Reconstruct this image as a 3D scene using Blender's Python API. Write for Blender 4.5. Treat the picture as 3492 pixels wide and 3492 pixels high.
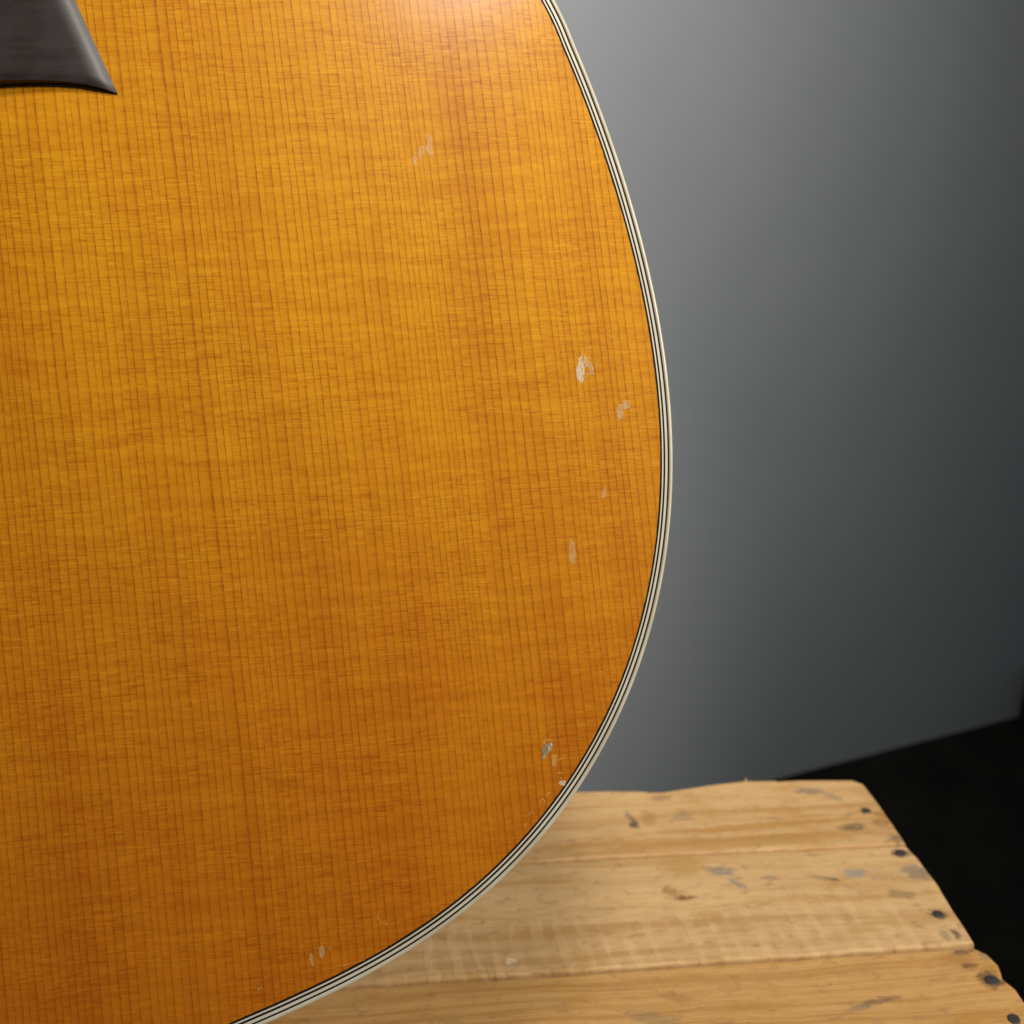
import bpy, bmesh, math, random
from mathutils import Matrix, Vector, noise as mnoise

scene = bpy.context.scene
for o in list(bpy.data.objects):
    bpy.data.objects.remove(o)
R = math.radians

# ------------------------------------------------------------------ camera
CAM_Z = 0.2249            # camera height above the crate top (crate top is z = 0)
PITCH = 19.6
cam_d = bpy.data.cameras.new('camera')
cam = bpy.data.objects.new('camera', cam_d)
scene.collection.objects.link(cam)
cam.location = (0, 0, CAM_Z)
cam.rotation_euler = (R(90 - PITCH), 0, 0)
cam_d.sensor_width = 36
cam_d.lens = 36.02
cam_d.clip_start = 0.01
cam_d.clip_end = 50
cam_d.dof.use_dof = True
cam_d.dof.focus_distance = 0.2225
cam_d.dof.aperture_fstop = 18.0
scene.camera = cam

# ------------------------------------------------------------------ world and lamps
world = bpy.data.worlds.new('World')
scene.world = world
world.use_nodes = True
bg = world.node_tree.nodes['Background']
bg.inputs['Color'].default_value = (0.74, 0.89, 1.0, 1)
bg.inputs['Strength'].default_value = 0.06


def aim(o, target):
    d = Vector(target) - o.location
    o.rotation_euler = d.to_track_quat('-Z', 'Y').to_euler()


def spot(name, loc, target, watts, col, size, blend, soft):
    d = bpy.data.lights.new(name, 'SPOT')
    d.energy = watts
    d.color = col
    d.spot_size = R(size)
    d.spot_blend = blend
    d.shadow_soft_size = soft
    o = bpy.data.objects.new(name, d)
    scene.collection.objects.link(o)
    o.location = loc
    aim(o, target)
    return o


# shaded work lamp to the right of the camera: lights guitar front and crate
spot('key_lamp', (0.53, -0.06, 0.53), (0.00, 0.24, 0.10), 21.5, (1.0, 0.93, 0.82), 64, 0.8, 0.05)
# ceiling lamp over the camera: soft sheen at the top of the soundboard
spot('ceiling_lamp', (0.055, 0.04, 0.60), (-0.02, 0.26, 0.32), 6.0, (1.0, 0.93, 0.84), 75, 1.0, 0.05)
# lamp above, between guitar and wall, washing the wall
spot('wall_lamp', (0.05, 0.31, 0.60), (-0.03, 0.69, 0.27), 11.6, (1.0, 0.90, 0.81), 118, 1.0, 0.05)

scene.view_settings.view_transform = 'Standard'
scene.view_settings.look = 'None'
scene.view_settings.exposure = 0.0
scene.view_settings.gamma = 1.0
scene.view_settings.use_curve_mapping = False
scene.render.engine = 'CYCLES'


# ------------------------------------------------------------------ node helper
class NT:
    def __init__(self, name):
        self.m = bpy.data.materials.new(name)
        self.m.use_nodes = True
        self.t = self.m.node_tree
        self.t.nodes.clear()
        self.out = self.t.nodes.new('ShaderNodeOutputMaterial')
        self.b = self.t.nodes.new('ShaderNodeBsdfPrincipled')
        self.t.links.new(self.b.outputs[0], self.out.inputs[0])

    def n(self, typ):
        return self.t.nodes.new(typ)

    def put(self, sock, val):
        if isinstance(val, bpy.types.NodeSocket):
            self.t.links.new(val, sock)
        elif isinstance(val, (tuple, list)) and len(val) == 3 and sock.type == 'RGBA':
            sock.default_value = (*val, 1)
        else:
            sock.default_value = val

    def math(self, op, a, b=0.0, c=None, clamp=False):
        k = self.n('ShaderNodeMath')
        k.operation = op
        k.use_clamp = clamp
        self.put(k.inputs[0], a)
        self.put(k.inputs[1], b)
        if c is not None:
            self.put(k.inputs[2], c)
        return k.outputs[0]

    def add(self, a, b): return self.math('ADD', a, b)
    def sub(self, a, b): return self.math('SUBTRACT', a, b)
    def mul(self, a, b): return self.math('MULTIPLY', a, b)
    def madd(self, a, b, c): return self.math('MULTIPLY_ADD', a, b, c)

    def smooth(self, x, lo, hi, a=0.0, b=1.0):
        k = self.n('ShaderNodeMapRange')
        k.interpolation_type = 'SMOOTHSTEP'
        self.put(k.inputs['Value'], x)
        for nm, v in (('From Min', lo), ('From Max', hi), ('To Min', a), ('To Max', b)):
            self.put(k.inputs[nm], v)
        return k.outputs[0]

    def lin(self, x, lo, hi, a=0.0, b=1.0):
        k = self.n('ShaderNodeMapRange')
        self.put(k.inputs['Value'], x)
        for nm, v in (('From Min', lo), ('From Max', hi), ('To Min', a), ('To Max', b)):
            self.put(k.inputs[nm], v)
        return k.outputs[0]

    def vec(self, x, y, z=0.0):
        k = self.n('ShaderNodeCombineXYZ')
        for i, v in enumerate((x, y, z)):
            self.put(k.inputs[i], v)
        return k.outputs[0]

    def noise(self, vec, scale=1.0, detail=2.0, rough=0.5, dist=0.0):
        k = self.n('ShaderNodeTexNoise')
        self.put(k.inputs['Vector'], vec)
        k.inputs['Scale'].default_value = scale
        k.inputs['Detail'].default_value = detail
        k.inputs['Roughness'].default_value = rough
        k.inputs['Distortion'].default_value = dist
        return k.outputs['Fac']

    def white(self, w):
        k = self.n('ShaderNodeTexWhiteNoise')
        k.noise_dimensions = '1D'
        self.put(k.inputs['W'], w)
        return k.outputs['Value']

    def mix(self, f, a, b, mode='MIX'):
        k = self.n('ShaderNodeMix')
        k.data_type = 'RGBA'
        k.blend_type = mode
        self.put(k.inputs[0], f)
        self.put(k.inputs[6], a)
        self.put(k.inputs[7], b)
        return k.outputs[2]

    def objxyz_mm(self):
        k = self.n('ShaderNodeTexCoord')
        s = self.n('ShaderNodeSeparateXYZ')
        self.t.links.new(k.outputs['Object'], s.inputs[0])
        return tuple(self.mul(s.outputs[i], 1000.0) for i in range(3))

    def bump(self, h, strength=0.3, dist=0.0001):
        k = self.n('ShaderNodeBump')
        k.inputs['Strength'].default_value = strength
        k.inputs['Distance'].default_value = dist
        self.put(k.inputs['Height'], h)
        self.t.links.new(k.outputs[0], self.b.inputs['Normal'])
        return k.outputs[0]

    def set(self, **kw):
        for k, v in kw.items():
            self.put(self.b.inputs[k.replace('_', ' ')], v)


def link(o, parent=None):
    scene.collection.objects.link(o)
    if parent is not None:
        o.parent = parent
    return o


def mesh_obj(name, verts, faces, mat, parent=None, smooth=False):
    me = bpy.data.meshes.new(name)
    me.from_pydata([tuple(v) for v in verts], [], faces)
    me.validate()
    bm = bmesh.new()
    bm.from_mesh(me)
    bmesh.ops.recalc_face_normals(bm, faces=bm.faces[:])
    bm.to_mesh(me)
    bm.free()
    if smooth:
        for p in me.polygons:
            p.use_smooth = True
    me.materials.append(mat)
    return link(bpy.data.objects.new(name, me), parent)


def tag(o, label=None, cat=None, kind=None, group=None):
    if label: o['label'] = label
    if cat: o['category'] = cat
    if kind: o['kind'] = kind
    if group: o['group'] = group
    return o

FIT = [[180.55, 223.12], [183.88, 213.0], [186.7, 203.28], [189.06, 193.94], [191.04, 184.94], [192.66, 176.23], [193.96, 167.77], [194.94, 159.52], [195.62, 151.45], [195.97, 143.53], [196.0, 135.73], [195.69, 128.05], [195.03, 120.48], [194.0, 113.01], [192.6, 105.66], [190.8, 98.43], [188.6, 91.34], [186.0, 84.41], [182.99, 77.66], [179.57, 71.11], [175.74, 64.8], [171.51, 58.75], [166.89, 52.98], [161.88, 47.54], [156.51, 42.44], [150.79, 37.71], [144.76, 33.38], [138.44, 29.46], [131.86, 25.95], [125.06, 22.84], [118.08, 20.11], [110.92, 17.69], [103.61, 15.52], [96.14, 13.48]]
CHIPS = {"A1": [[176.61, 143.96], [177.26, 144.48], [177.5, 142.96], [177.57, 142.12], [177.46, 140.46], [176.81, 139.94], [177.24, 139.65], [176.93, 138.76], [176.3, 138.44], [175.9, 139.36], [175.6, 139.63], [175.81, 141.86], [176.41, 142.97]], "A2": [[177.59, 144.37], [178.43, 143.62], [179.01, 142.82], [179.62, 141.51], [179.47, 140.94], [178.74, 140.55], [178.81, 141.5], [178.22, 141.89], [177.67, 141.86], [177.63, 142.95]], "A3": [[177.16, 145.07], [178.15, 144.86], [179.08, 144.15], [179.27, 143.55], [178.66, 143.39], [178.01, 143.66], [177.68, 144.44], [177.19, 144.57]], "A4": [[177.59, 140.41], [178.6, 140.77], [179.53, 140.77], [179.55, 140.18], [178.64, 140.39], [177.75, 140.01]], "B1": [[184.18, 133.16], [185.14, 133.18], [185.01, 131.09], [184.75, 129.94], [183.83, 129.74], [183.6, 130.76], [183.53, 131.7]], "B2": [[185.28, 133.4], [186.16, 133.76], [186.73, 133.32], [186.61, 131.98], [185.83, 132.0], [185.15, 131.83]], "C": [[179.18, 115.66], [179.27, 114.36], [179.28, 113.76], [178.45, 112.95], [177.98, 113.3], [178.29, 114.66]], "D": [[170.31, 105.35], [170.89, 103.9], [170.93, 101.82], [170.67, 100.0], [170.15, 99.55], [169.37, 100.5], [169.56, 102.9], [169.98, 104.47]], "D2": [[170.56, 103.48], [170.89, 101.82], [170.63, 100.47], [170.04, 101.0], [170.24, 102.36]], "E1": [[159.61, 62.38], [159.89, 61.93], [160.42, 62.27], [161.05, 62.67], [161.2, 61.51], [160.72, 60.6], [160.09, 60.12], [159.45, 59.56], [158.74, 58.84], [158.72, 60.39], [159.03, 61.65]], "E2": [[160.87, 62.2], [161.13, 62.33], [161.2, 61.51], [160.77, 60.67], [160.33, 60.41], [160.21, 61.16], [160.4, 61.7]], "E3": [[158.97, 59.7], [159.33, 59.98], [159.64, 59.77], [159.35, 59.45], [158.89, 59.06]], "F": [[160.82, 59.28], [161.42, 59.48], [161.76, 58.83], [161.61, 57.38], [161.31, 57.1], [160.83, 57.21], [160.61, 57.85], [160.81, 58.47]], "G": [[161.56, 53.57], [161.94, 53.92], [162.53, 54.04], [163.15, 53.67], [162.98, 52.96], [162.62, 52.69], [162.24, 53.02], [161.85, 53.2]], "I1": [[107.94, 27.26], [108.66, 27.52], [109.05, 26.64], [108.76, 25.37], [108.27, 24.47], [107.86, 25.74]], "I2": [[105.89, 25.95], [106.36, 26.31], [106.66, 25.5], [106.47, 23.34], [106.0, 23.96], [105.74, 24.99]], "I3": [[109.81, 27.07], [110.16, 27.27], [110.36, 26.65], [110.07, 26.04], [109.84, 26.29]], "J1": [[147.2, 192.69], [148.28, 192.62], [147.91, 191.05], [147.43, 190.29], [146.86, 189.63], [146.74, 191.13]], "J2": [[148.83, 194.97], [149.66, 195.31], [150.12, 194.48], [149.94, 192.51], [150.07, 190.21], [148.94, 190.58], [148.33, 192.21], [149.07, 193.56]], "J3": [[145.48, 190.42], [146.31, 190.86], [146.46, 189.56], [146.27, 188.68], [145.59, 188.73]], "K": [[94.62, 20.4], [94.88, 20.9], [95.66, 21.14], [95.75, 20.76], [95.06, 20.55]]}
RIDGES = {"r1": [[120.99, 32.88], [120.56, 31.62], [120.83, 30.47], [121.37, 30.3]], "r2": [[121.97, 30.77], [122.09, 29.83], [122.25, 29.23]], "r3": [[159.38, 62.9], [159.93, 62.98], [160.42, 62.96], [160.84, 63.02], [161.18, 62.73]], "r4": [[159.1, 62.29], [159.41, 62.49], [159.78, 62.44]], "r5": [[160.76, 59.45], [161.35, 59.53], [161.72, 59.16]], "r6": [[162.0, 58.71], [162.21, 58.44], [162.9, 58.67], [163.66, 58.72]], "r7": [[161.7, 55.5], [161.98, 55.74], [162.48, 55.72], [162.78, 55.47]], "r8": [[158.53, 50.92], [158.76, 51.53], [159.3, 51.86], [159.72, 51.6]], "r9": [[162.02, 54.64], [162.42, 54.54], [162.14, 54.22]], "r10": [[156.81, 49.77], [157.51, 50.65], [158.07, 50.37], [158.15, 49.39]], "r11": [[154.39, 47.6], [154.85, 48.22], [155.41, 48.27], [155.37, 47.56]], "r12": [[153.1, 44.98], [153.63, 46.16], [153.68, 45.57]], "r13": [[184.99, 172.54], [185.63, 170.84], [186.53, 168.41], [187.56, 165.97]], "r14": [[186.44, 161.58], [187.08, 159.88], [187.12, 158.23]], "r15": [[184.74, 133.86], [185.18, 133.59], [185.93, 133.81], [186.6, 133.45], [186.72, 133.26]], "r16": [[179.1, 145.73], [179.42, 146.29], [179.61, 145.77]], "r17": [[179.73, 142.42], [180.23, 142.41], [180.59, 141.84]], "r18": [[183.91, 149.07], [184.2, 149.42], [184.38, 149.44]], "r19": [[183.76, 148.58], [184.04, 148.05], [184.44, 147.85], [185.02, 147.71]], "r20": [[167.54, 67.61], [167.5, 65.55], [170.2, 65.48]], "r21": [[109.65, 22.55], [112.52, 22.78], [115.39, 22.97], [117.16, 23.12]]}

# ------------------------------------------------------------------ materials
def mat_spruce():
    k = NT('amber_spruce')
    X, Y, Z = k.objxyz_mm()
    v = k.sub(Y, 112.3)
    Xb = k.add(X, k.mul(k.mul(v, v), 7.5e-5))
    # slow spacing change and slight waviness of the year rings
    sp = k.noise(k.vec(k.mul(Xb, 0.055), 3.1, 0), 1.0, 3.0, 0.6)
    wig = k.noise(k.vec(k.mul(Xb, 0.12), k.mul(Y, 0.022), 7.7), 1.0, 2.0, 0.5)
    jag = k.noise(k.vec(k.mul(Xb, 0.6), k.mul(Y, 0.55), 2.2), 1.0, 2.0, 0.6)
    t = k.add(k.mul(Xb, 0.595), k.mul(sp, 5.0))
    t = k.add(t, k.mul(wig, 0.50))
    t = k.add(t, k.mul(jag, 0.15))
    cell = k.math('FLOOR', t)
    f = k.math('FRACT', t)
    cr = k.white(cell)
    # one ring: slow darkening, then an abrupt edge
    up = k.smooth(f, 0.62, 0.91)
    dn = k.smooth(f, 0.93, 1.0, 1.0, 0.0)
    soft = k.smooth(f, 0.30, 0.98)
    ring = k.mul(k.math('POWER', up, 2.0), dn)
    # cross grain silk, slightly oblique, broken from ring to ring
    Ys = k.add(Y, k.mul(X, 0.05))
    Yo = k.add(Ys, k.mul(k.noise(k.vec(k.mul(X, 0.10), k.mul(Y, 0.05), 0), 1.0, 2.0), 2.0))
    Yc = k.add(Yo, k.mul(cr, 0.9))
    band = k.noise(k.vec(k.mul(X, 0.050), k.mul(k.add(Yo, k.mul(cr, 0.35)), 0.50), 1.3), 1.0, 5.0, 0.66)
    weave = k.noise(k.vec(k.mul(cell, 0.77), k.mul(Yc, 0.75), k.mul(f, 0.10)), 1.0, 4.0, 0.66)
    fine = k.noise(k.vec(k.add(k.mul(X, 0.12), k.mul(cell, 0.09)), k.mul(Ys, 2.3), 5.0), 1.0, 3.0, 0.62)
    fine2 = k.noise(k.vec(k.add(k.mul(cell, 1.9), k.mul(f, 0.25)), k.mul(Ys, 3.0), 9.0), 1.0, 2.0, 0.6)
    gate0 = k.noise(k.vec(k.mul(X, 0.035), k.mul(Y, 0.07), 4.4), 1.0, 4.0, 0.65)
    blot = k.noise(k.vec(k.mul(X, 0.030), k.mul(Y, 0.018), 8.8), 1.0, 3.0, 0.55)
    gate = k.smooth(gate0, 0.38, 0.60, 0.25, 1.0)
    line_l = k.mul(k.smooth(fine, 0.56, 0.64), gate)
    line_d = k.mul(k.smooth(fine, 0.45, 0.37), gate)
    line_l2 = k.mul(k.smooth(fine2, 0.58, 0.70), gate)
    line_d2 = k.mul(k.smooth(fine2, 0.42, 0.32), gate)
    # tone 0..1
    tone = k.madd(k.sub(band, 0.5), 1.15, 0.58)
    tone = k.add(tone, k.mul(k.sub(weave, 0.5), 0.95))
    tone = k.add(tone, k.mul(k.sub(blot, 0.5), 0.22))
    vb = k.noise(k.vec(k.mul(Xb, 0.060), k.mul(Y, 0.004), 12.4), 1.0, 3.0, 0.6)
    tone = k.add(tone, k.mul(k.sub(vb, 0.5), 1.0))
    tone = k.add(tone, k.mul(k.sub(cr, 0.5), 0.12))
    tone = k.add(tone, k.mul(line_l, 0.30))
    tone = k.add(tone, k.mul(line_l2, 0.22))
    tone = k.sub(tone, k.mul(line_d, 0.44))
    tone = k.sub(tone, k.mul(line_d2, 0.16))
    tone = k.sub(tone, k.mul(soft, 0.14))
    tone = k.math('MAXIMUM', k.math('MINIMUM', tone, 1.0), 0.0)
    col = k.mix(tone, (0.420, 0.134, 0.0028), (0.620, 0.284, 0.0072))
    # light falloff painted into the colour: darker, redder amber towards the tail
    tail_falloff = k.smooth(k.madd(blot, 60.0, Y), 215.0, 35.0, 0.0, 1.0)
    col = k.mix(tail_falloff, col, k.mix(1.0, col, (0.84, 0.57, 0.75), 'MULTIPLY'))
    rs = k.noise(k.vec(k.mul(cell, 2.7), k.mul(Yc, 0.55), 6.1), 1.0, 4.0, 0.65)
    rstr = k.mul(k.smooth(rs, 0.32, 0.60, 0.42, 1.0), k.lin(k.white(k.add(cell, 0.37)), 0, 1, 0.62, 1.0))
    rstr = k.mul(rstr, k.smooth(tone, 1.0, 0.2, 0.62, 1.1))
    col = k.mix(k.mul(k.mul(ring, rstr), 0.78), col, (0.235, 0.070, 0.0030))
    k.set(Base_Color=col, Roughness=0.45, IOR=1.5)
    k.b.inputs['Specular IOR Level'].default_value = 0.10
    # clear lacquer on top: nearly level, faint orange peel and grain telegraphing
    k.b.inputs['Coat Weight'].default_value = 0.46
    k.b.inputs['Coat Roughness'].default_value = 0.20
    k.b.inputs['Coat IOR'].default_value = 1.48
    peel = k.noise(k.vec(k.mul(X, 0.5), k.mul(Y, 0.7), 15), 1.0, 3.0, 0.6)
    cb = k.n('ShaderNodeBump')
    cb.inputs['Strength'].default_value = 0.12
    cb.inputs['Distance'].default_value = 0.00004
    k.put(cb.inputs['Height'], k.madd(ring, -0.35, k.madd(band, 0.6, peel)))
    k.t.links.new(cb.outputs[0], k.b.inputs['Coat Normal'])
    h = k.madd(ring, -0.45, k.mul(k.add(line_l, line_l2), 0.45))
    h = k.add(h, k.mul(k.add(line_d, line_d2), -0.4))
    h = k.add(h, k.mul(weave, 0.9))
    h = k.add(h, k.mul(band, 0.9))
    k.bump(h, 0.42, 0.00006)
    return k.m


def mat_cream(name, c1, c2):
    k = NT(name)
    X, Y, Z = k.objxyz_mm()
    a = k.noise(k.vec(k.mul(X, 0.09), k.mul(Y, 0.09), Z), 1.0, 4.0, 0.6)
    s = k.noise(k.vec(X, Y, Z), 1.7, 3.0, 0.7)
    col = k.mix(k.smooth(a, 0.3, 0.7), c1, c2)
    col = k.mix(k.smooth(s, 0.66, 0.8, 0.0, 0.25), col, (0.36, 0.29, 0.18))
    k.set(Base_Color=col, Roughness=0.38)
    k.bump(s, 0.25, 0.00003)
    return k.m


def mat_plain(name, c, rough=0.5, var=0.25, scale=0.2, bump=0.0):
    k = NT(name)
    X, Y, Z = k.objxyz_mm()
    a = k.noise(k.vec(X, Y, Z), scale, 4.0, 0.6)
    lo = tuple(x * (1 - var) for x in c)
    hi = tuple(min(1, x * (1 + var)) for x in c)
    k.set(Base_Color=k.mix(k.smooth(a, 0.3, 0.7), lo, hi), Roughness=rough)
    if bump:
        k.bump(a, 0.5, bump)
    return k.m


def mat_rosewood():
    k = NT('dark_rosewood')
    X, Y, Z = k.objxyz_mm()
    a = k.noise(k.vec(k.mul(X, 0.10), k.mul(Y, 0.75), 0), 1.0, 5.0, 0.65)
    p = k.noise(k.vec(k.mul(X, 0.35), k.mul(Y, 4.0), 3), 1.0, 2.0, 0.6)
    b = k.noise(k.vec(k.mul(X, 0.15), k.mul(Y, 0.12), 9), 1.0, 2.0)
    col = k.mix(k.smooth(a, 0.34, 0.66), (0.010, 0.0065, 0.0055), (0.021, 0.0125, 0.010))
    col = k.mix(k.smooth(b, 0.35, 0.65, 0.0, 0.55), col, (0.026, 0.022, 0.024))
    col = k.mix(k.smooth(p, 0.60, 0.72, 0.0, 0.6), col, (0.010, 0.007, 0.006))
    k.set(Base_Color=col, Roughness=0.37)
    k.b.inputs['Specular IOR Level'].default_value = 0.32
    k.bump(k.madd(p, -0.4, a), 0.07, 0.00004)
    return k.m


def mat_chip(name, c, c2, alpha=1.0):
    k = NT(name)
    X, Y, Z = k.objxyz_mm()
    a = k.noise(k.vec(k.mul(X, 1.0), k.mul(Y, 0.45), Z), 2.2, 4.0, 0.65)
    g = k.noise(k.vec(k.mul(X, 3.0), k.mul(Y, 0.5), 4), 1.3, 3.0, 0.6)
    col = k.mix(k.smooth(a, 0.36, 0.64), c, c2)
    k.set(Base_Color=col, Roughness=0.42)
    k.bump(k.add(a, g), 0.45, 0.00010)
    if alpha < 1:
        k.set(Alpha=k.smooth(k.madd(g, 0.6, k.mul(a, 0.4)), 0.34, 0.60, alpha * 0.35, alpha))
    return k.m


M_SPRUCE = mat_spruce()
M_CREAM = mat_cream('aged_cream_binding', (0.47, 0.415, 0.295), (0.58, 0.53, 0.41))
M_STRIP = mat_cream('aged_white_purfling', (0.55, 0.50, 0.38), (0.62, 0.575, 0.46))
M_BLACK = mat_plain('black_purfling', (0.0045, 0.0038, 0.005), 0.7, 0.4, 0.8)
M_BLACK.node_tree.nodes['Principled BSDF'].inputs['Specular IOR Level'].default_value = 0.15
M_BRIDGE = mat_rosewood()
M_SIDE = mat_plain('brown_mahogany_side', (0.10, 0.035, 0.014), 0.35, 0.35, 0.08)
M_BACK = mat_plain('brown_mahogany_back', (0.11, 0.04, 0.016), 0.35, 0.35, 0.06)

# ------------------------------------------------------------------ setting
WALL_A = math.atan2(0.8793 - 0.7706, 0.5019 - 0.2308)
FLOOR_Z = -0.300


def mat_wall():
    k = NT('grey_wall_paint')
    X, Y, Z = k.objxyz_mm()
    a = k.noise(k.vec(X, Y, Z), 0.004, 4.0, 0.6)
    f = k.noise(k.vec(X, Y, Z), 0.35, 4.0, 0.7)
    col = k.mix(k.smooth(a, 0.3, 0.7), (0.295, 0.335, 0.368), (0.320, 0.358, 0.390))
    k.set(Base_Color=col, Roughness=0.62)
    k.bump(f, 0.25, 0.0004)
    return k.m


def mat_floor():
    k = NT('black_floor')
    X, Y, Z = k.objxyz_mm()
    a = k.noise(k.vec(X, Y, Z), 0.02, 5.0, 0.65)
    k.set(Base_Color=k.mix(k.smooth(a, 0.3, 0.7), (0.006, 0.006, 0.0055), (0.012, 0.0115, 0.010)), Roughness=0.8)
    k.b.inputs['Specular IOR Level'].default_value = 0.12
    k.bump(a, 0.4, 0.002)
    return k.m


def slab(name, x0, x1, y0, y1, z0, z1, mat, parent=None, bev=0.0):
    bm = bmesh.new()
    vs = [bm.verts.new((x, y, z)) for x in (x0, x1) for y in (y0, y1) for z in (z0, z1)]
    for q in ((0, 1, 3, 2), (4, 6, 7, 5), (0, 4, 5, 1), (2, 3, 7, 6), (0, 2, 6, 4), (1, 5, 7, 3)):
        bm.faces.new([vs[i] for i in q])
    bmesh.ops.recalc_face_normals(bm, faces=bm.faces[:])
    if bev:
        bmesh.ops.bevel(bm, geom=bm.edges[:], offset=bev, segments=2, affect='EDGES', profile=0.6)
    me = bpy.data.meshes.new(name)
    bm.to_mesh(me)
    bm.free()
    me.materials.append(mat)
    return link(bpy.data.objects.new(name, me), parent)


floor = tag(slab('floor', -1.6, 1.9, -1.2, 1.8, FLOOR_Z - 0.03, FLOOR_Z, mat_floor()), kind='structure')
wall = slab('wall', -1.4, 1.4, 0.0, 0.05, FLOOR_Z + 0.0005, 1.3, mat_wall())
wall.location = (0.2308, 0.7706, 0)
wall.rotation_euler = (0, 0, WALL_A)
tag(wall, kind='structure')

# ------------------------------------------------------------------ crate
crate = bpy.data.objects.new('wooden_crate', None)
link(crate)
crate.location = (0, 0.2, 0)
crate.rotation_euler = (0, 0, R(4.9))
tag(crate, 'weathered pale wooden slatted crate with nailed planks, under the guitar', 'crate')


def mat_plank(name, seed, base, dark, orange, stains, knots=(), saw=None, ring_f=0.55, orange_amt=0.6):
    k = NT(name)
    X, Y, Z = k.objxyz_mm()
    Yg = Y
    for (kx, ky, sx, sy, amp) in knots:
        dx = k.mul(k.sub(X, kx), 1.0 / sx)
        dy = k.mul(k.sub(Y, ky), 1.0 / sy)
        g = k.math('POWER', 2.718, k.mul(k.add(k.mul(dx, dx), k.mul(dy, dy)), -1.0))
        Yg = k.sub(Yg, k.mul(k.mul(k.sub(Y, ky), g), amp))
    bend = k.noise(k.vec(k.mul(X, 0.011), k.mul(Y, 0.03), seed), 1.0, 2.0)
    Yw = k.add(Yg, k.mul(bend, 9.0))
    rg = k.noise(k.vec(k.mul(X, 0.006), k.mul(Yw, ring_f), seed + 3.3), 1.0, 3.0, 0.62)
    fib = k.noise(k.vec(k.mul(X, 0.05), k.mul(Yw, 2.4), seed + 5), 1.0, 3.0, 0.65)
    blo = k.noise(k.vec(k.mul(X, 0.030), k.mul(Y, 0.085), seed + 9), 1.0, 4.0, 0.6)
    gry = k.noise(k.vec(k.mul(X, 0.045), k.mul(Y, 0.10), seed + 13), 1.0, 4.0, 0.65)
    spk = k.noise(k.vec(k.mul(X, 0.16), k.mul(Y, 0.30), seed + 17), 1.0, 4.0, 0.7)
    col = k.mix(k.smooth(rg, 0.44, 0.68, 0.0, 0.75), base, dark)
    col = k.mix(k.smooth(fib, 0.48, 0.66, 0.0, 0.55), col, dark)
    fb2 = k.noise(k.vec(k.mul(X, 0.10), k.mul(Yw, 5.0), seed + 61), 1.0, 3.0, 0.7)
    col = k.mix(k.smooth(fb2, 0.56, 0.70, 0.0, 0.45), col, tuple(c * 0.72 for c in dark))
    col = k.mix(k.smooth(fb2, 0.44, 0.30, 0.0, 0.35), col, tuple(min(1, c * 1.12) for c in base))
    col = k.mix(k.smooth(blo, 0.50, 0.70, 0.0, orange_amt), col, orange)
    col = k.mix(k.smooth(gry, 0.52, 0.74, 0.0, 0.45), col, (0.43, 0.27, 0.125))
    col = k.mix(k.smooth(spk, 0.52, 0.70, 0.0, 0.65), col, (0.36, 0.195, 0.080))
    dot = k.noise(k.vec(k.mul(X, 0.45), k.mul(Y, 0.75), seed + 51), 1.0, 3.0, 0.6)
    col = k.mix(k.smooth(dot, 0.66, 0.76, 0.0, 0.65), col, (0.16, 0.09, 0.05))
    col = k.mix(k.smooth(spk, 0.38, 0.24, 0.0, 0.40), col, (0.66, 0.48, 0.26))
    h = k.madd(rg, 0.5, fib)
    if saw:
        y_hi, slant = saw
        sx = k.add(X, k.mul(Y, slant))
        jit = k.noise(k.vec(k.mul(sx, 0.06), k.mul(Y, 0.03), seed + 21), 1.0, 3.0, 0.6)
        wv = k.math('SINE', k.madd(sx, 2 * math.pi / 6.6, k.mul(jit, 9.0)))
        s1 = k.add(k.madd(wv, 0.10, 0.26), k.mul(k.noise(k.vec(k.mul(sx, 0.20), k.mul(Y, 0.05), seed + 22), 1.0, 3.0, 0.6), 0.48))
        m = k.smooth(Y, y_hi, y_hi - 14)
        s = k.mul(k.smooth(s1, 0.50, 0.60), m)
        d = k.mul(k.smooth(s1, 0.46, 0.34), m)
        s = k.mul(s, k.smooth(gry, 0.62, 0.40, 0.35, 1.0))
        col = k.mix(k.mul(s, 0.33), col, (0.76, 0.53, 0.28))
        col = k.mix(k.mul(d, 0.20), col, dark)
        h = k.add(h, k.mul(s, 0.4))
    wx = k.sub(k.noise(k.vec(k.mul(X, 0.30), k.mul(Y, 0.40), seed + 31), 1.0, 5.0, 0.75), 0.5)
    wy = k.sub(k.noise(k.vec(k.mul(X, 0.30), k.mul(Y, 0.40), seed + 37), 1.0, 5.0, 0.75), 0.5)
    Xs = k.madd(wx, 9.0, X)
    Ysn = k.madd(wy, 5.0, Y)
    mott = k.noise(k.vec(k.mul(X, 0.5), k.mul(Y, 1.1), seed + 41), 1.0, 4.0, 0.7)
    mott = k.smooth(mott, 0.30, 0.62, 0.45, 1.0)
    for (x0, y0, rx, ry, ang, c, amt) in stains:
        ca, sa = math.cos(R(ang)), math.sin(R(ang))
        dx = k.sub(Xs, x0)
        dy = k.sub(Ysn, y0)
        a = k.mul(k.madd(dx, ca, k.mul(dy, sa)), 1.0 / rx)
        b = k.mul(k.madd(dx, -sa, k.mul(dy, ca)), 1.0 / ry)
        rr = k.add(k.mul(a, a), k.mul(b, b))
        col = k.mix(k.mul(k.smooth(rr, 1.8, 0.3, 0.0, min(1.0, amt * 1.2)), mott), col, c)
    k.set(Base_Color=col, Roughness=0.62)
    k.b.inputs['Specular IOR Level'].default_value = 0.35
    k.bump(h, 0.75, 0.00040)
    return k.m


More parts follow.
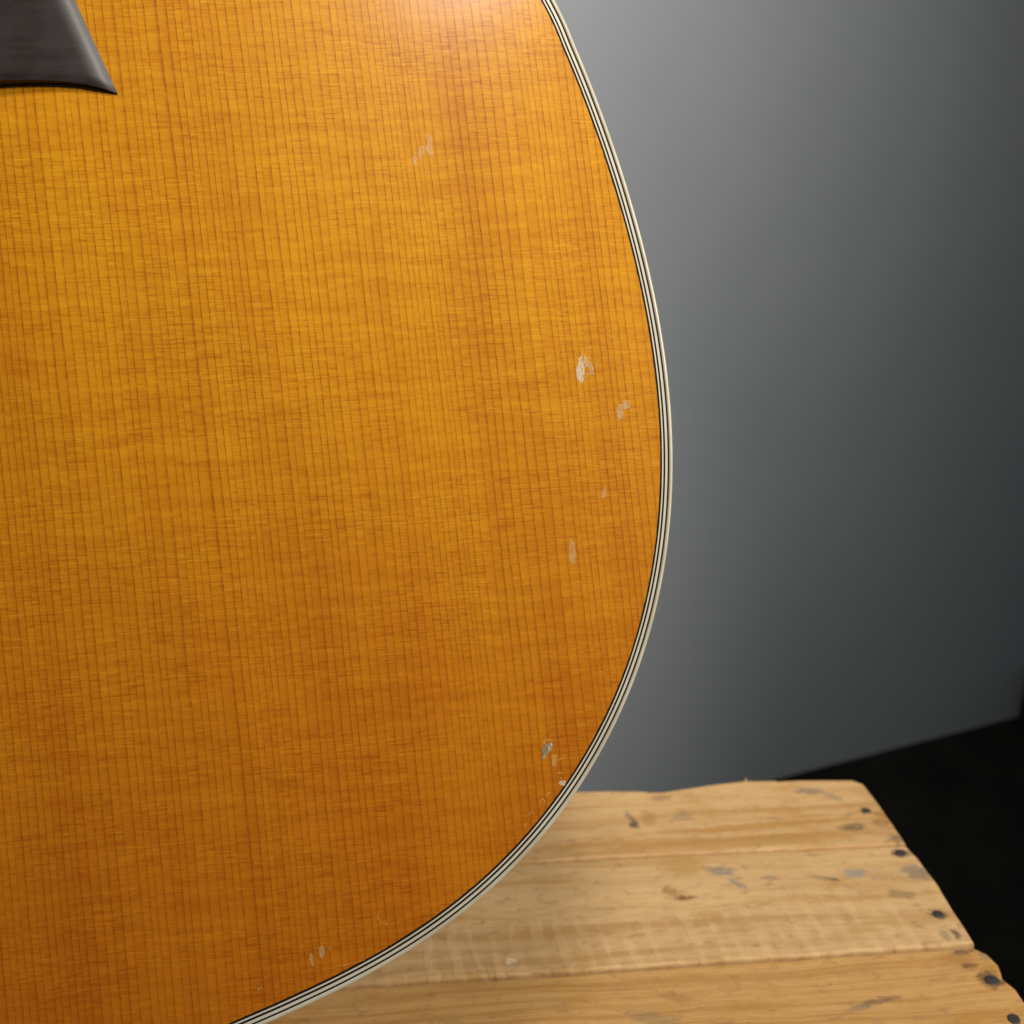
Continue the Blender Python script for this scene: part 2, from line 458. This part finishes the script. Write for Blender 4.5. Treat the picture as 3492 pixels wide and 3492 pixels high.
def dens(pts, step):
    out = []
    for i in range(len(pts) - 1):
        a, b = Vector(pts[i]), Vector(pts[i + 1])
        m = max(1, int((b - a).length / step))
        for j in range(m):
            out.append(a.lerp(b, j / m))
    out.append(Vector(pts[-1]))
    return out


def plank(outline_mm, top_mm, thick_mm, mat, seed, rough=0.35):
    """outline (mm, closed, crate coordinates) -> rounded, slightly uneven board"""
    pts = dens(outline_mm + [outline_mm[0]], 3.0)[:-1]
    res = []
    for p in pts:
        nz = mnoise.noise_vector(Vector((p.x * 0.09, p.y * 0.09, seed))) * rough
        nz2 = mnoise.noise_vector(Vector((p.x * 0.5, p.y * 0.5, seed + 5))) * rough * 0.35
        res.append(((p.x + nz.x + nz2.x) / 1000, (p.y + nz.y + nz2.y) / 1000))
    bm = bmesh.new()
    tz = top_mm / 1000
    vs = [bm.verts.new((x, y, tz)) for x, y in res]
    f = bm.faces.new(vs)
    if f.normal.z < 0:
        f.normal_flip()
    ret = bmesh.ops.extrude_face_region(bm, geom=[f])
    low = [v for v in ret['geom'] if isinstance(v, bmesh.types.BMVert)]
    for v in low:
        v.co.z -= thick_mm / 1000
    bmesh.ops.recalc_face_normals(bm, faces=bm.faces[:])
    bm.edges.ensure_lookup_table()
    rim = [e for e in bm.edges if all(abs(v.co.z - tz) < 1e-6 for v in e.verts) and e.is_manifold]
    bmesh.ops.bevel(bm, geom=rim, offset=0.0011, segments=3, affect='EDGES', profile=0.5)
    me = bpy.data.meshes.new('plank')
    bm.to_mesh(me)
    bm.free()
    me.materials.append(mat)
    return link(bpy.data.objects.new('plank', me), crate)


XL = -330.0
DK = (0.055, 0.042, 0.038)
GR = (0.22, 0.175, 0.125)
BLU = (0.24, 0.205, 0.19)
BRN = (0.20, 0.085, 0.030)
P1 = mat_plank('pale_plank_back', 1.0, (0.670, 0.435, 0.200), (0.480, 0.250, 0.078), (0.47, 0.240, 0.055),
               [(95.0, 94.5, 34.0, 1.5, 2, (0.46, 0.235, 0.055), 0.75), (80.0, 88.0, 40.0, 1.3, 1, (0.45, 0.23, 0.055), 0.65), (104.0, 85.5, 20.0, 1.4, 2, (0.47, 0.25, 0.06), 0.6),
                (51.8, 99.0, 1.7, 2.2, 0, DK, 0.75), (51.0, 103.5, 0.9, 3.2, 12, DK, 0.60),
                (120.0, 113.3, 5.2, 1.8, -4, GR, 0.70), (127.5, 109.0, 4.4, 1.3, -48, GR, 0.50),
                (128.0, 90.9, 4.6, 2.0, 6, DK, 0.62), (138.8, 92.5, 3.6, 2.0, 0, BRN, 0.45),
                (140.0, 83.5, 2.0, 2.6, 0, DK, 0.50), (64.0, 113.6, 3.6, 1.5, 0, BRN, 0.50),
                (57.5, 102.5, 2.6, 4.2, 0, (0.36, 0.20, 0.07), 0.50), (70.0, 102.0, 3.2, 2.4, 0, GR, 0.45),
                (140.2, 97.5, 2.0, 1.2, -20, BRN, 0.45), (136.3, 99.7, 2.3, 1.9, 0, (0.13, 0.055, 0.022), 0.6)],
               ring_f=0.24, orange_amt=0.65)
P2 = mat_plank('pale_plank_middle', 7.0, (0.685, 0.452, 0.215), (0.490, 0.270, 0.092), (0.50, 0.275, 0.070),
               [(75.5, 72.4, 4.6, 2.0, -6, BLU, 0.72), (79.0, 66.0, 4.0, 1.0, -50, BLU, 0.60),
                (119.0, 67.5, 3.8, 2.2, 8, (0.30, 0.27, 0.245), 0.75), (110.9, 65.4, 1.6, 0.9, -20, DK, 0.75),
                (107.0, 66.6, 4.2, 0.8, -20, GR, 0.6), (60.8, 60.8, 3.4, 1.0, 6, BRN, 0.85),
                (56.5, 64.5, 2.6, 1.7, -35, (0.34, 0.17, 0.06), 0.7), (129.8, 56.6, 4.2, 2.0, -12, (0.30, 0.19, 0.10), 0.65),
                (139.6, 66.5, 4.4, 3.6, -30, GR, 0.70), (138.7, 37.8, 1.1, 2.4, 18, DK, 0.72),
                (135.0, 38.0, 1.3, 2.0, 0, GR, 0.50), (63.0, 76.5, 7.0, 5.0, 0, (0.50, 0.275, 0.07), 0.65),
                (66.0, 52.0, 4.0, 2.6, 0, (0.50, 0.27, 0.08), 0.55), (90.0, 68.0, 3.0, 0.9, 0, GR, 0.45),
                (2.8, 38.9, 1.2, 1.1, 0, (0.80, 0.66, 0.46), 0.8), (138.2, 76.3, 2.9, 2.2, 0, (0.13, 0.055, 0.022), 0.8), (137.0, 46.9, 2.6, 2.2, 0, (0.13, 0.055, 0.022), 0.7)],
               knots=[(60, 61, 20, 9, 0.8), (8, 62, 26, 14, 0.55)], saw=(63, 0.10), ring_f=0.22, orange_amt=0.60)
P3 = mat_plank('orange_plank_front', 13.0, (0.630, 0.365, 0.125), (0.460, 0.222, 0.055), (0.48, 0.240, 0.045),
               [(104.3, 15.2, 5.6, 1.1, 12, (0.20, 0.12, 0.065), 0.70), (98.0, 13.5, 4.0, 1.0, 12, GR, 0.5),
                (137.6, 31.3, 4.0, 1.1, 4, DK, 0.65), (136.4, 25.7, 2.2, 1.1, 0, BRN, 0.85),
                (133.5, 28.5, 5.0, 2.4, 0, (0.42, 0.20, 0.05), 0.55), (143.0, 29.5, 2.0, 1.2, 0, GR, 0.5),
                (48.0, 21.5, 5.0, 1.4, -14, (0.34, 0.17, 0.06), 0.5), (40.0, 14.5, 6.0, 2.2, -20, GR, 0.4), (139.4, 20.2, 3.3, 3.0, 0, (0.13, 0.055, 0.022), 0.95)],
               ring_f=0.55, orange_amt=0.7)

plank([(XL, 121.5), (36.1, 120.6), (58.5, 119.0), (61.0, 117.9), (66.3, 117.5), (72.1, 118.6), (83.6, 120.4), (98.8, 121.8),
       (109.9, 121.4), (110.6, 120.7), (128.1, 120.0), (139.0, 118.9), (142.4, 116.0), (142.8, 103.7), (142.6, 81.0),
       (102.2, 81.5), (59.2, 82.7), (22.2, 82.7), (XL, 82.6)], 0.1, 9, P1, 1)
plank([(XL, 81.9), (22.2, 81.9), (59.2, 81.8), (102.2, 80.7), (142.2, 80.1), (143.4, 73.0), (143.6, 59.5), (142.9, 48.3),
       (142.3, 34.4), (102.5, 33.9), (58.6, 33.9), (15.9, 33.8), (-44.5, 33.9), (XL, 33.8)], 0.0, 9, P2, 2)
plank([(XL, 32.9), (-44.5, 32.8), (15.9, 32.5), (58.6, 32.6), (102.5, 32.7), (141.0, 32.8), (143.8, 29.8), (145.1, 25.4),
       (144.2, 22.0), (143.5, 20.2), (145.1, 16.3), (144.8, 9.0), (145.0, -16.0), (XL, -16.5)], -0.15, 9, P3, 3)
plank([(XL, -17.4), (145.0, -17.0), (145.4, -62.0), (XL, -62.0)], 0.0, 9, P1, 4)
M_BOARD = mat_plank('crate_board', 23.0, (0.50, 0.31, 0.13), (0.40, 0.22, 0.07), (0.45, 0.22, 0.05), [], ring_f=0.3)
for x0 in (129.0, -328.0):
    slab('end_board', x0 / 1000, (x0 + 12.5) / 1000, -0.050, 0.108, FLOOR_Z + 0.001, -0.0093, M_BOARD, crate, 0.001)
for z0 in (-80, -155, -230, -295):
    slab('side_slat', XL / 1000, 0.1418, 0.1084, 0.1164, z0 / 1000, (z0 + 58) / 1000, M_BOARD, crate, 0.001)
    slab('side_slat', XL / 1000, 0.1418, -0.0584, -0.0504, z0 / 1000, (z0 + 58) / 1000, M_BOARD, crate, 0.001)

sp = [(0.0982, 0.1212, -0.0005), (0.0990, 0.1212, -0.0005), (0.0986, 0.1222, -0.0005), (0.0990, 0.1224, 0.0012)]
mesh_obj('splinter', sp, [(0, 1, 2), (0, 1, 3), (1, 2, 3), (0, 2, 3)], P1, crate)
M_NAIL = mat_plain('dark_iron_nail', (0.040, 0.034, 0.034), 0.60, 0.5, 1.2, 0.0002)


def nail(x, y, r, top, sx=1.0, seed=0, pit=0.0):
    rnd = random.Random(seed)
    vs, fs = [], []
    N = 14
    prof = [(1.0, -0.5), (1.0, 0.10), (0.88, 0.26), (0.45, 0.30)]
    ph = rnd.random() * 6
    for (rr, h) in prof:
        for i in range(N):
            a = 2 * math.pi * i / N
            w = 1 + 0.07 * math.sin(2 * a + ph) + 0.03 * math.sin(3 * a + ph * 2)
            vs.append(((x + r * rr * w * sx * math.cos(a)) / 1000, (y + r * rr * w * math.sin(a)) / 1000,
                       (top + h) / 1000))
    for j in range(len(prof) - 1):
        for i in range(N):
            fs.append((j * N + i, j * N + (i + 1) % N, (j + 1) * N + (i + 1) % N, (j + 1) * N + i))
    fs.append(tuple((len(prof) - 1) * N + i for i in range(N)))
    o = mesh_obj('nail', vs, fs, M_NAIL, crate, True)
    return o


nail(136.3, 99.7, 1.45, 0.1, 1.15, 1)
nail(138.4, 76.2, 1.7, 0.0, 1.15, 2, 2.2)
nail(137.1, 46.7, 1.75, 0.0, 1.0, 3, 2.1)
nail(139.8, 19.8, 2.0, -0.15, 1.0, 4, 2.75)
for y, zt in ((6.0, -0.15), (-28, 0.0), (-52, 0.0)):
    nail(138.5, y, 1.8, zt, 1.0, int(50 + y), 2.2)

# ------------------------------------------------------------------ guitar
GU = Vector((0.986076, 0.154552, 0.061379))
GV = Vector((-0.113145, 0.353051, 0.928737))
GN = Vector((0.121868, -0.922750, 0.365622))
guitar = bpy.data.objects.new('acoustic_guitar', None)
link(guitar)
guitar.matrix_world = Matrix(((GU.x, GV.x, GN.x, -0.14333), (GU.y, GV.y, GN.y, 0.14315), (GU.z, GV.z, GN.z, 0.03706), (0, 0, 0, 1)))
tag(guitar, 'amber spruce acoustic guitar body with cream and black bound edge, standing on the crate', 'guitar')

UP = [(0, 504), (45, 503), (90, 498), (122, 485), (139, 465), (145, 440), (144, 415), (139.5, 385), (136.5, 355), (138.5, 330),
      (145.5, 303), (156, 277), (168, 252)]
LOW = [(80, 9.5), (60, 5.5), (40, 2.7), (20, 1.0), (0, 0.4)]
half = [Vector(p) for p in UP + [tuple(q) for q in FIT] + LOW]


def catmull(P, m, mirror=True):
    out = []
    n = len(P)
    for i in range(n - 1):
        p0 = P[i - 1] if i > 0 else (Vector((-P[1].x, P[1].y)) if mirror else 2 * P[0] - P[1])
        p1, p2 = P[i], P[i + 1]
        p3 = P[i + 2] if i + 2 < n else (Vector((-P[n - 2].x, P[n - 2].y)) if mirror else 2 * P[-1] - P[-2])
        for j in range(m):
            t = j / m
            out.append(0.5 * ((2 * p1) + (p2 - p0) * t + (2 * p0 - 5 * p1 + 4 * p2 - p3) * t * t + (3 * p1 - p0 - 3 * p2 + p3) * t ** 3))
    out.append(P[-1].copy())
    return out


def resample(P, step):
    L = [0.0]
    for a, b in zip(P, P[1:]):
        L.append(L[-1] + (b - a).length)
    m = int(L[-1] / step)
    out, k = [], 0
    for i in range(m + 1):
        s = L[-1] * i / m
        while k < len(L) - 2 and L[k + 1] < s:
            k += 1
        t = (s - L[k]) / max(1e-9, L[k + 1] - L[k])
        out.append(P[k].lerp(P[k + 1], t))
    return out


hr = resample(catmull(half, 8), 1.0)
loop = hr + [Vector((-p.x, p.y)) for p in reversed(hr[1:-1])]
for _ in range(3):
    nl = len(loop)
    loop = [(loop[i - 1] + 2 * loop[i] + loop[(i + 1) % nl]) / 4 for i in range(nl)]
NL = len(loop)
nrm = []
for i in range(NL):
    t = (loop[(i + 1) % NL] - loop[i - 1]).normalized()
    nrm.append(Vector((t.y, -t.x)))        # points inward or outward, fixed below
if (nrm[len(hr) // 2].dot(loop[len(hr) // 2] - Vector((0, 250)))) > 0:
    nrm = [-q for q in nrm]
wid = [1.0 + 0.15 * min(1, max(0, (70 - p.y) / 60)) for p in loop]    # binding scraped a little wider at the tail


def off(d, jit=0.0, seed=0):
    out = []
    for i, p in enumerate(loop):
        e = 0.0
        if jit:
            q = Vector((p.x * 0.9, p.y * 0.9, seed))
            e = jit * (mnoise.noise(q) + 0.8 * mnoise.noise(q * 2.7) + 0.9 * mnoise.noise(q * 0.25))
        out.append(p + nrm[i] * (d * wid[i] + e))
    return out


def ring(name, mat, d0, d1, zt, zb, parent, jit=0.0, seed=0):
    a, b = off(d0), off(d1, jit, seed)
    vs = [(p.x / 1000, p.y / 1000, zt / 1000) for p in a] + [(p.x / 1000, p.y / 1000, zt / 1000) for p in b]
    vs += [(p.x / 1000, p.y / 1000, zb / 1000) for p in a] + [(p.x / 1000, p.y / 1000, zb / 1000) for p in b]
    fs = []
    for i in range(NL):
        j = (i + 1) % NL
        fs += [(i, j, NL + j, NL + i), (2 * NL + i, 3 * NL + i, 3 * NL + j, 2 * NL + j),
               (i, 2 * NL + i, 2 * NL + j, j), (NL + i, NL + j, 3 * NL + j, 3 * NL + i)]
    return mesh_obj(name, vs, fs, mat, parent)


def cap(name, mat, d, zt, zb, parent):
    a = off(d)
    vs = [(p.x / 1000, p.y / 1000, zt / 1000) for p in a] + [(p.x / 1000, p.y / 1000, zb / 1000) for p in a]
    fs = [tuple(range(NL)), tuple(range(2 * NL - 1, NL - 1, -1))]
    fs += [(i, NL + i, NL + (i + 1) % NL, (i + 1) % NL) for i in range(NL)]
    return mesh_obj(name, vs, fs, mat, parent)


W = 2.85
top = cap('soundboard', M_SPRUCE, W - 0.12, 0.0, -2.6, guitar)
e = 0.006
ring('purfling_strip', M_BLACK, 0.91 + e, 1.25 - e, 0.030, -2.0, guitar)
ring('purfling_strip', M_STRIP, 1.25 + e, 1.77 - e, 0.045, -2.0, guitar)
ring('purfling_strip', M_BLACK, 1.77 + e, 2.17 - e, 0.030, -2.0, guitar, 0.012, 3)
ring('purfling_strip', M_STRIP, 2.17 + e, 2.49 - e, 0.045, -2.0, guitar, 0.015, 5)
ring('purfling_strip', M_BLACK, 2.49 + e, 2.90, 0.030, -0.4, guitar, 0.055, 8)

# outer binding: flat top, rounded arris, 6 mm down the side
prof = [(0.91 - e, -0.5), (0.91 - e, 0.045), (0.45, 0.045), (0.30, 0.02), (0.16, -0.06), (0.06, -0.20), (0.0, -0.42), (0.0, -6.0), (0.9, -6.0)]
vs, fs = [], []
for (d, z) in prof:
    vs += [(p.x / 1000, p.y / 1000, z / 1000) for p in off(d, 0.012 if d < 0.4 else 0.0, 11)]
for k in range(len(prof) - 1):
    for i in range(NL):
        j = (i + 1) % NL
        fs.append((k * NL + i, k * NL + j, (k + 1) * NL + j, (k + 1) * NL + i))
mesh_obj('binding', vs, fs, M_CREAM, guitar, True)

# ribs and back
vs, fs = [], []
for (d, z) in ((0.03, -6.0), (0.03, -97.0), (0.4, -98.6), (1.2, -99.5), (2.5, -100.0)):
    vs += [(p.x / 1000, p.y / 1000, z / 1000) for p in off(d)]
for k in range(4):
    for i in range(NL):
        j = (i + 1) % NL
        fs.append((k * NL + i, k * NL + j, (k + 1) * NL + j, (k + 1) * NL + i))
mesh_obj('side', vs, fs, M_SIDE, guitar, True)
cap('back', M_BACK, 2.4, -97.0, -100.05, guitar)

# ---- bridge: low wings with a scooped, bevelled end and a pointed lower tip
def lerp(a, b, t): return a + (b - a) * t


BR_LOW = [(86.13, 207.69), (83.14, 208.75), (80.13, 209.6), (76.14, 210.23), (72.16, 210.58), (68.0, 210.74), (64.1, 210.76), (54, 210.4),
          (44, 209.2), (34, 207.4), (22, 205.8), (10, 205.1), (0, 205.0)]
# right end runs up and inwards; upper edge is nearly straight
def br_top(x):
    return 243.0 if x < 74.0 else 243.0


def end_x(y):            # the slanted end of the wing
    return 86.13 + (y - 207.69) * (79.62 - 86.11) / (227.66 - 207.73)


def br_h(d, x):          # height above the soundboard at distance d from the slanted end
    h = 0.55 + 0.40 * min(d, 2.4)
    if d > 1.6:
        t = min(1, (d - 1.6) / 2.4)
        h = 0.55 + 0.40 * 1.6 + 0.40 * 2.4 * (t - 0.5 * t * t) * 0.55
        h += 0.085 * max(0, d - 2.4)
    if x < 45:
        s = (45 - x) / 45
        h += 3.6 * s * s * (3 - 2 * s)
    return h


rows, NR = [], 30
xs = []
n_l = 70
low = resample([Vector(p) for p in BR_LOW], 0.9)
verts, faces = [], []
cols = len(low)
for ci, p in enumerate(low):
    # from the lower edge point go up parallel to the slanted end near the tip, straight up near the middle
    f = min(1, max(0, (p.x - 20) / 66))
    topx = lerp(p.x, end_x(243.0) + (p.x - 86.13), f)
    for r in range(NR + 1):
        t = r / NR
        x = lerp(p.x, topx, t)
        y = lerp(p.y, 243.0, t)
        d = max(0.0, (end_x(y) - x) * 0.95)
        h = br_h(d, x)
        el = (y - p.y)
        h -= 0.22 * max(0, 1 - el / 0.5) ** 2          # softened lower arris
        verts.append((x, y, max(0.25, h)))
full = []
fcs = []
def grid(sgn, base):
    for ci in range(cols - 1):
        for r in range(NR):
            a = base + ci * (NR + 1) + r
            fcs.append((a, a + NR + 1, a + NR + 2, a + 1))
    # walls
    low_i = [base + ci * (NR + 1) for ci in range(cols)]
    top_i = [base + ci * (NR + 1) + NR for ci in range(cols)]
    end_i = [base + r for r in range(NR + 1)]
    return low_i, top_i, end_i
for sgn in (1, -1):
    b0 = len(full)
    full += [(sgn * x / 1000, y / 1000, z / 1000) for x, y, z in verts]
    li, ti, ei = grid(sgn, b0)
    for chain in (li, ti, ei):
        s0 = len(full)
        for i in chain:
            q = full[i]
            full.append((q[0], q[1], -0.00002))
        for m in range(len(chain) - 1):
            fcs.append((chain[m], chain[m + 1], s0 + m + 1, s0 + m))
bridge = mesh_obj('bridge', full, fcs, M_BRIDGE, guitar, True)
bm = bmesh.new(); bm.from_mesh(bridge.data)
bmesh.ops.remove_doubles(bm, verts=bm.verts[:], dist=1e-6)
bmesh.ops.recalc_face_normals(bm, faces=bm.faces[:])
for ed in bm.edges:
    if len(ed.link_faces) == 2 and ed.calc_face_angle(0) > R(40):
        ed.smooth = False
bm.to_mesh(bridge.data); bm.free()
M_BONE = mat_plain('bone_saddle', (0.62, 0.55, 0.42), 0.4, 0.1, 0.2)
slab('saddle', -0.037, 0.037, 0.2295, 0.2322, 0.002, 0.0105, M_BONE, bridge, 0.0006)

# ---- chipped lacquer and scratches on the soundboard
C_PALE = mat_chip('bare_pale_wood', (0.72, 0.63, 0.50), (0.55, 0.38, 0.19), 0.95)
C_TAN = mat_chip('lifted_tan_lacquer', (0.66, 0.48, 0.26), (0.58, 0.35, 0.11), 0.75)
C_GREY = mat_chip('bare_grey_wood', (0.34, 0.265, 0.16), (0.19, 0.12, 0.055))
C_FAINT = mat_chip('hazy_lacquer', (0.72, 0.46, 0.19), (0.66, 0.37, 0.10), 0.62)
C_AMBER = mat_chip('bright_amber_flake', (0.72, 0.38, 0.035), (0.66, 0.29, 0.015), 0.9)
C_RIDGE = mat_chip('lacquer_ridge', (0.80, 0.46, 0.12), (0.72, 0.36, 0.06), 0.95)
KIND = {'A1': C_PALE, 'A2': C_TAN, 'A3': C_AMBER, 'A4': C_TAN, 'B1': C_TAN, 'B2': C_TAN, 'C': C_FAINT, 'D': C_FAINT, 'D2': C_TAN,
        'E1': C_GREY, 'E2': C_PALE, 'E3': C_PALE, 'F': C_FAINT, 'G': C_PALE, 'I1': C_TAN, 'I2': C_FAINT, 'I3': C_FAINT,
        'J1': C_FAINT, 'J2': C_FAINT, 'J3': C_FAINT, 'K': C_FAINT}
for ci, (nm, poly) in enumerate(CHIPS.items()):
    P = [Vector(p) for p in poly]
    c = sum(P, Vector((0, 0))) / len(P)
    P = dens([tuple(p) for p in P] + [tuple(P[0])], 0.16)[:-1]
    z0 = 0.012 + (0.02 if nm in ('D2', 'E2', 'E3', 'A4') else 0.0)
    rim = []
    for p in P:
        nz = mnoise.noise_vector(Vector((p.x * 3.1, p.y * 3.1, ci * 1.7)))
        rim.append(p + Vector((nz.x, nz.y)) * 0.09)
    vs = [(c.x / 1000, c.y / 1000, z0 / 1000)]
    n_ = len(rim)
    for (s, z) in ((0.5, 0.008), (0.88, 0.035), (1.0, -0.004)):
        for p in rim:
            q = c.lerp(p, s)
            w = 0.02 * mnoise.noise(Vector((q.x * 4, q.y * 4, ci)))
            vs.append((q.x / 1000, q.y / 1000, (z0 + z + (w if s < 1 else 0)) / 1000))
    fs = [(0, 1 + i, 1 + (i + 1) % n_) for i in range(n_)]
    for k in (0, 1):
        for i in range(n_):
            a, b = 1 + k * n_ + i, 1 + k * n_ + (i + 1) % n_
            fs.append((a, a + n_, b + n_, b))
    mesh_obj('lacquer_chip', vs, fs, KIND[nm], top)

for ri, (nm, line) in enumerate(RIDGES.items()):
    P = resample(catmull([Vector(p) for p in line], 6, False), 0.12)
    vs, fs = [], []
    m = len(P)
    for i, p in enumerate(P):
        t = (P[min(i + 1, m - 1)] - P[max(i - 1, 0)]).normalized()
        nn = Vector((-t.y, t.x))
        w = (0.055 if nm not in ('r13', 'r14', 'r21', 'r20') else 0.032) * (0.35 + math.sin(math.pi * (i + 0.5) / m))
        w *= 1 + 0.5 * mnoise.noise(Vector((p.x * 3, p.y * 3, ri)))
        nzv = mnoise.noise(Vector((p.x * 2, p.y * 2, ri + 9))) * 0.05
        p = p + nn * nzv
        for (s, z) in ((-1, 0.004), (0, 0.05), (1, 0.004)):
            q = p + nn * (s * w)
            vs.append((q.x / 1000, q.y / 1000, z / 1000))
    for i in range(m - 1):
        for s in (0, 1):
            a = 3 * i + s
            fs.append((a, a + 3, a + 4, a + 1))
    mesh_obj('scratch', vs, fs, C_RIDGE, top, True)

# ------------------------------------------------------------------ small dark block at the foot of the wall
blk = slab('black_block', -0.03, 0.03, -0.03, 0.03, 0.0, 0.062, mat_plain('matte_black_block', (0.004, 0.004, 0.004), 0.8, 0.3, 0.05), None, 0.008)
blk.location = (0.521, 0.842, FLOOR_Z + 0.0005)
blk.rotation_euler = (0, 0, WALL_A)
tag(blk, 'small matte black block at the foot of the grey wall, far right', 'block')
